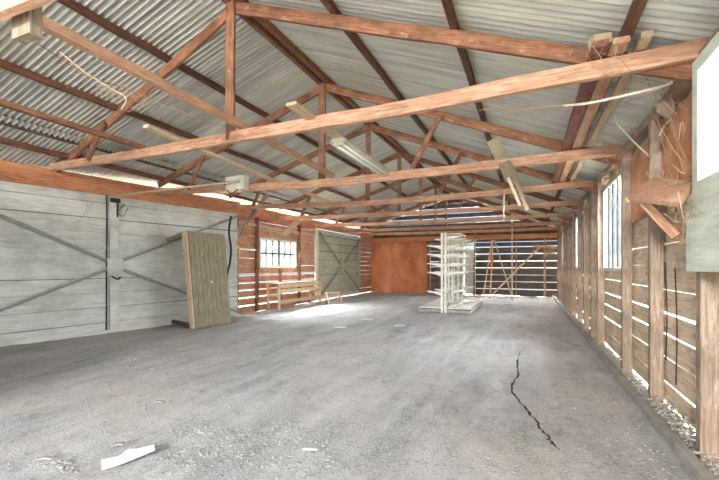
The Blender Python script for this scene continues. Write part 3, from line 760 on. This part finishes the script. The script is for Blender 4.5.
scrap(160, 403, .1, .05, .2, M_bark, 'small pale chip at the edge of the shade on the left floor')
# crack in the floor
cpt = [(521, 350), (517, 362), (518, 372), (513, 383), (514, 394), (524, 404), (530, 412), (537, 418), (540, 426), (547, 434), (552, 443), (563, 452)]
cp = smoothpath([V((*P(a, b, Z=0).xy, .0)) for a, b in cpt], 5)
rr = random.Random(5)
bm = bmesh.new(); L_, R_ = [], []
def fz(x, y):
    z = .03 * noise.noise(V((x * .5, y * .5, 0))) + .014 * noise.noise(V((x * 2.1, y * 2.1, 3))) + .007 * noise.noise(V((x * 6, y * 6, 8)))
    ru = (x * .81 + y * .58); z += .012 * noise.noise(V((ru * 3.2, (y * .81 - x * .58) * .35, 5)))
    return z - .02
for i, p in enumerate(cp):
    dr = (cp[min(i+1, len(cp)-1)] - cp[max(i-1, 0)]).normalized(); sx = V((dr.y, -dr.x, 0))
    w = .013 * rr.uniform(.5, 1.3) * (.4 if i < 4 or i > len(cp) - 5 else 1); o_ = sx * rr.uniform(-.012, .012)
    for lst, s in ((L_, -1), (R_, 1)):
        q = p + o_ + sx * w * s; lst.append(bm.verts.new((q.x, q.y, fz(q.x, q.y) + .004)))
for i in range(len(cp) - 1): bm.faces.new((L_[i], R_[i], R_[i+1], L_[i+1]))
shell(obj('floor_crack', bm, M_crack))
# clods: nobody could count them
def clods(name, spots, m, lab, cat, sd):
    rr = random.Random(sd); bm = bmesh.new()
    for (px, py, sx, sy, n_, r) in spots:
        c = P(px, py, Z=0)
        for _ in range(n_):
            x, y = rr.gauss(c.x, sx), rr.gauss(c.y, sy)
            if x > 1.33: continue
            rad = r * rr.uniform(.3, 1.2); lump(bm, (x, y, fz(x, y) + rad * .2), rad, rr)
    o = tag(obj(name, bm, m), lab, cat); o['kind'] = 'stuff'
clods('dirt_clods', [(225, 435, .35, .12, 260, .014), (290, 425, .2, .1, 130, .014), (320, 455, .1, .1, 90, .012), (190, 455, .2, .12, 160, .012), (360, 440, .5, .2, 160, .01), (60, 463, .07, .03, 50, .016), (455, 453, .06, .03, 16, .014), (510, 470, .12, .04, 24, .012),
                     (480, 455, .05, .03, 10, .012), (250, 460, .3, .08, 60, .015), (270, 335, .4, .15, 30, .03), (540, 340, .5, .6, 50, .014), (640, 440, .12, .3, 90, .013), (600, 400, .2, .4, 60, .014), (430, 430, .8, .4, 80, .01), (200, 400, 1.2, .4, 110, .011), (150, 360, 1.2, .6, 80, .02), (420, 400, 1.6, 1.0, 120, .011)],
      M_clod, 'grey dirt clods and crumbs scattered over the floor', 'dirt', 3)
rr = random.Random(11); bm = bmesh.new()
for _ in range(1500):
    y = rr.uniform(2.2, 9) if rr.random() < .7 else rr.gauss(4.6, .35)
    x = rr.uniform(1.16, 1.33); rad = rr.uniform(.005, .02)
    lump(bm, (x, y, .02 + rr.random() * .05 * (2.2 if abs(y - 4.6) < .5 else 1)), rad, rr)
o = tag(obj('leaf_litter', bm, M_bark), 'pale crumbly litter piled between the sill and the right wall', 'litter'); o['kind'] = 'stuff'
rr = random.Random(12); bm = bmesh.new()
for _ in range(350):
    s = rr.choice((-1, 1)); x = gx + s * rr.uniform(.15, .8); y = gy0 + rr.uniform(-.05, .5); rad = rr.uniform(.01, .03)
    lump(bm, (x, y, .01 + rr.random() * .05), rad, rr)
o = tag(obj('leaf_litter', bm, M_clod), 'dark litter heaped under the base of the shelving rack', 'litter'); o['kind'] = 'stuff'

# ------------------------------------------------------------------ camera
cam = bpy.data.cameras.new('camera'); co = bpy.data.objects.new('camera', cam); link(co)
co.location = (0, 0, H); co.rotation_euler = (math.radians(90), 0, A)
cam.sensor_width = 36; cam.lens = F / 719 * 36; cam.shift_y = 26 / 719; cam.clip_start = .05; cam.clip_end = 400
S.camera = co
# ------------------------------------------------------------------ light
w = bpy.data.worlds.new('sky'); S.world = w; w.use_nodes = True; nt = w.node_tree
bg = nt.nodes['Background']; bg.inputs[1].default_value = 1.6
tc = nt.nodes.new('ShaderNodeTexCoord'); sp = nt.nodes.new('ShaderNodeSeparateXYZ'); rp = nt.nodes.new('ShaderNodeValToRGB')
nt.links.new(tc.outputs['Generated'], sp.inputs[0]); nt.links.new(sp.outputs['Z'], rp.inputs[0]); nt.links.new(rp.outputs[0], bg.inputs[0])
e = rp.color_ramp.elements; e[0].position = 0.018; e[0].color = (1, 1, 1, 1); e[1].position = .6; e[1].color = (.35, .55, .9, 1)
q = e.new(.03); q.color = (.33, .55, .72, 1)
def area(name, loc, aim, sx, sy, power, col=(1, 1, 1)):
    l = bpy.data.lights.new(name, 'AREA'); l.shape = 'RECTANGLE'; l.size = sx; l.size_y = sy; l.energy = power; l.color = col
    o = bpy.data.objects.new(name, l); link(o); o.location = loc
    o.rotation_euler = (V(aim) - V(loc)).to_track_quat('-Z', 'Y').to_euler(); return o
# daylight through the open front of the barn behind the camera
area('front_daylight', (-1.6, Y0 - .9, 1.9), (-1.6, 5, 2.2), 5.6, 3.4, 170, (1, .98, .94))
area('front_yard_light', (-1.8, -9.5, 3.5), (-2.5, 4, .5), 1.6, 1.6, 2000, (1, .99, .97))
# daylight falling in through the side windows and gaps, from above the eaves outside
area('left_daylight', (WL - 2.4, 12.2, 4.5), (WL + 1.2, 12.2, .6), 6, 2.0, 6500, (1, .98, .94))
area('right_daylight', (WR + 2.4, 9, 3.3), (WR - 1, 9, .8), 16, 2.4, 4200, (1, .98, .95))
area('back_daylight', (-.8, Y1 + 2.5, 3.8), (-1.5, Y1 - 3, .8), 6, 2.4, 13000, (.97, .98, 1))
S.view_settings.view_transform = 'Standard'; S.view_settings.look = 'None'; S.view_settings.gamma = 1
S.view_settings.use_curve_mapping = False; S.view_settings.exposure = 0.45
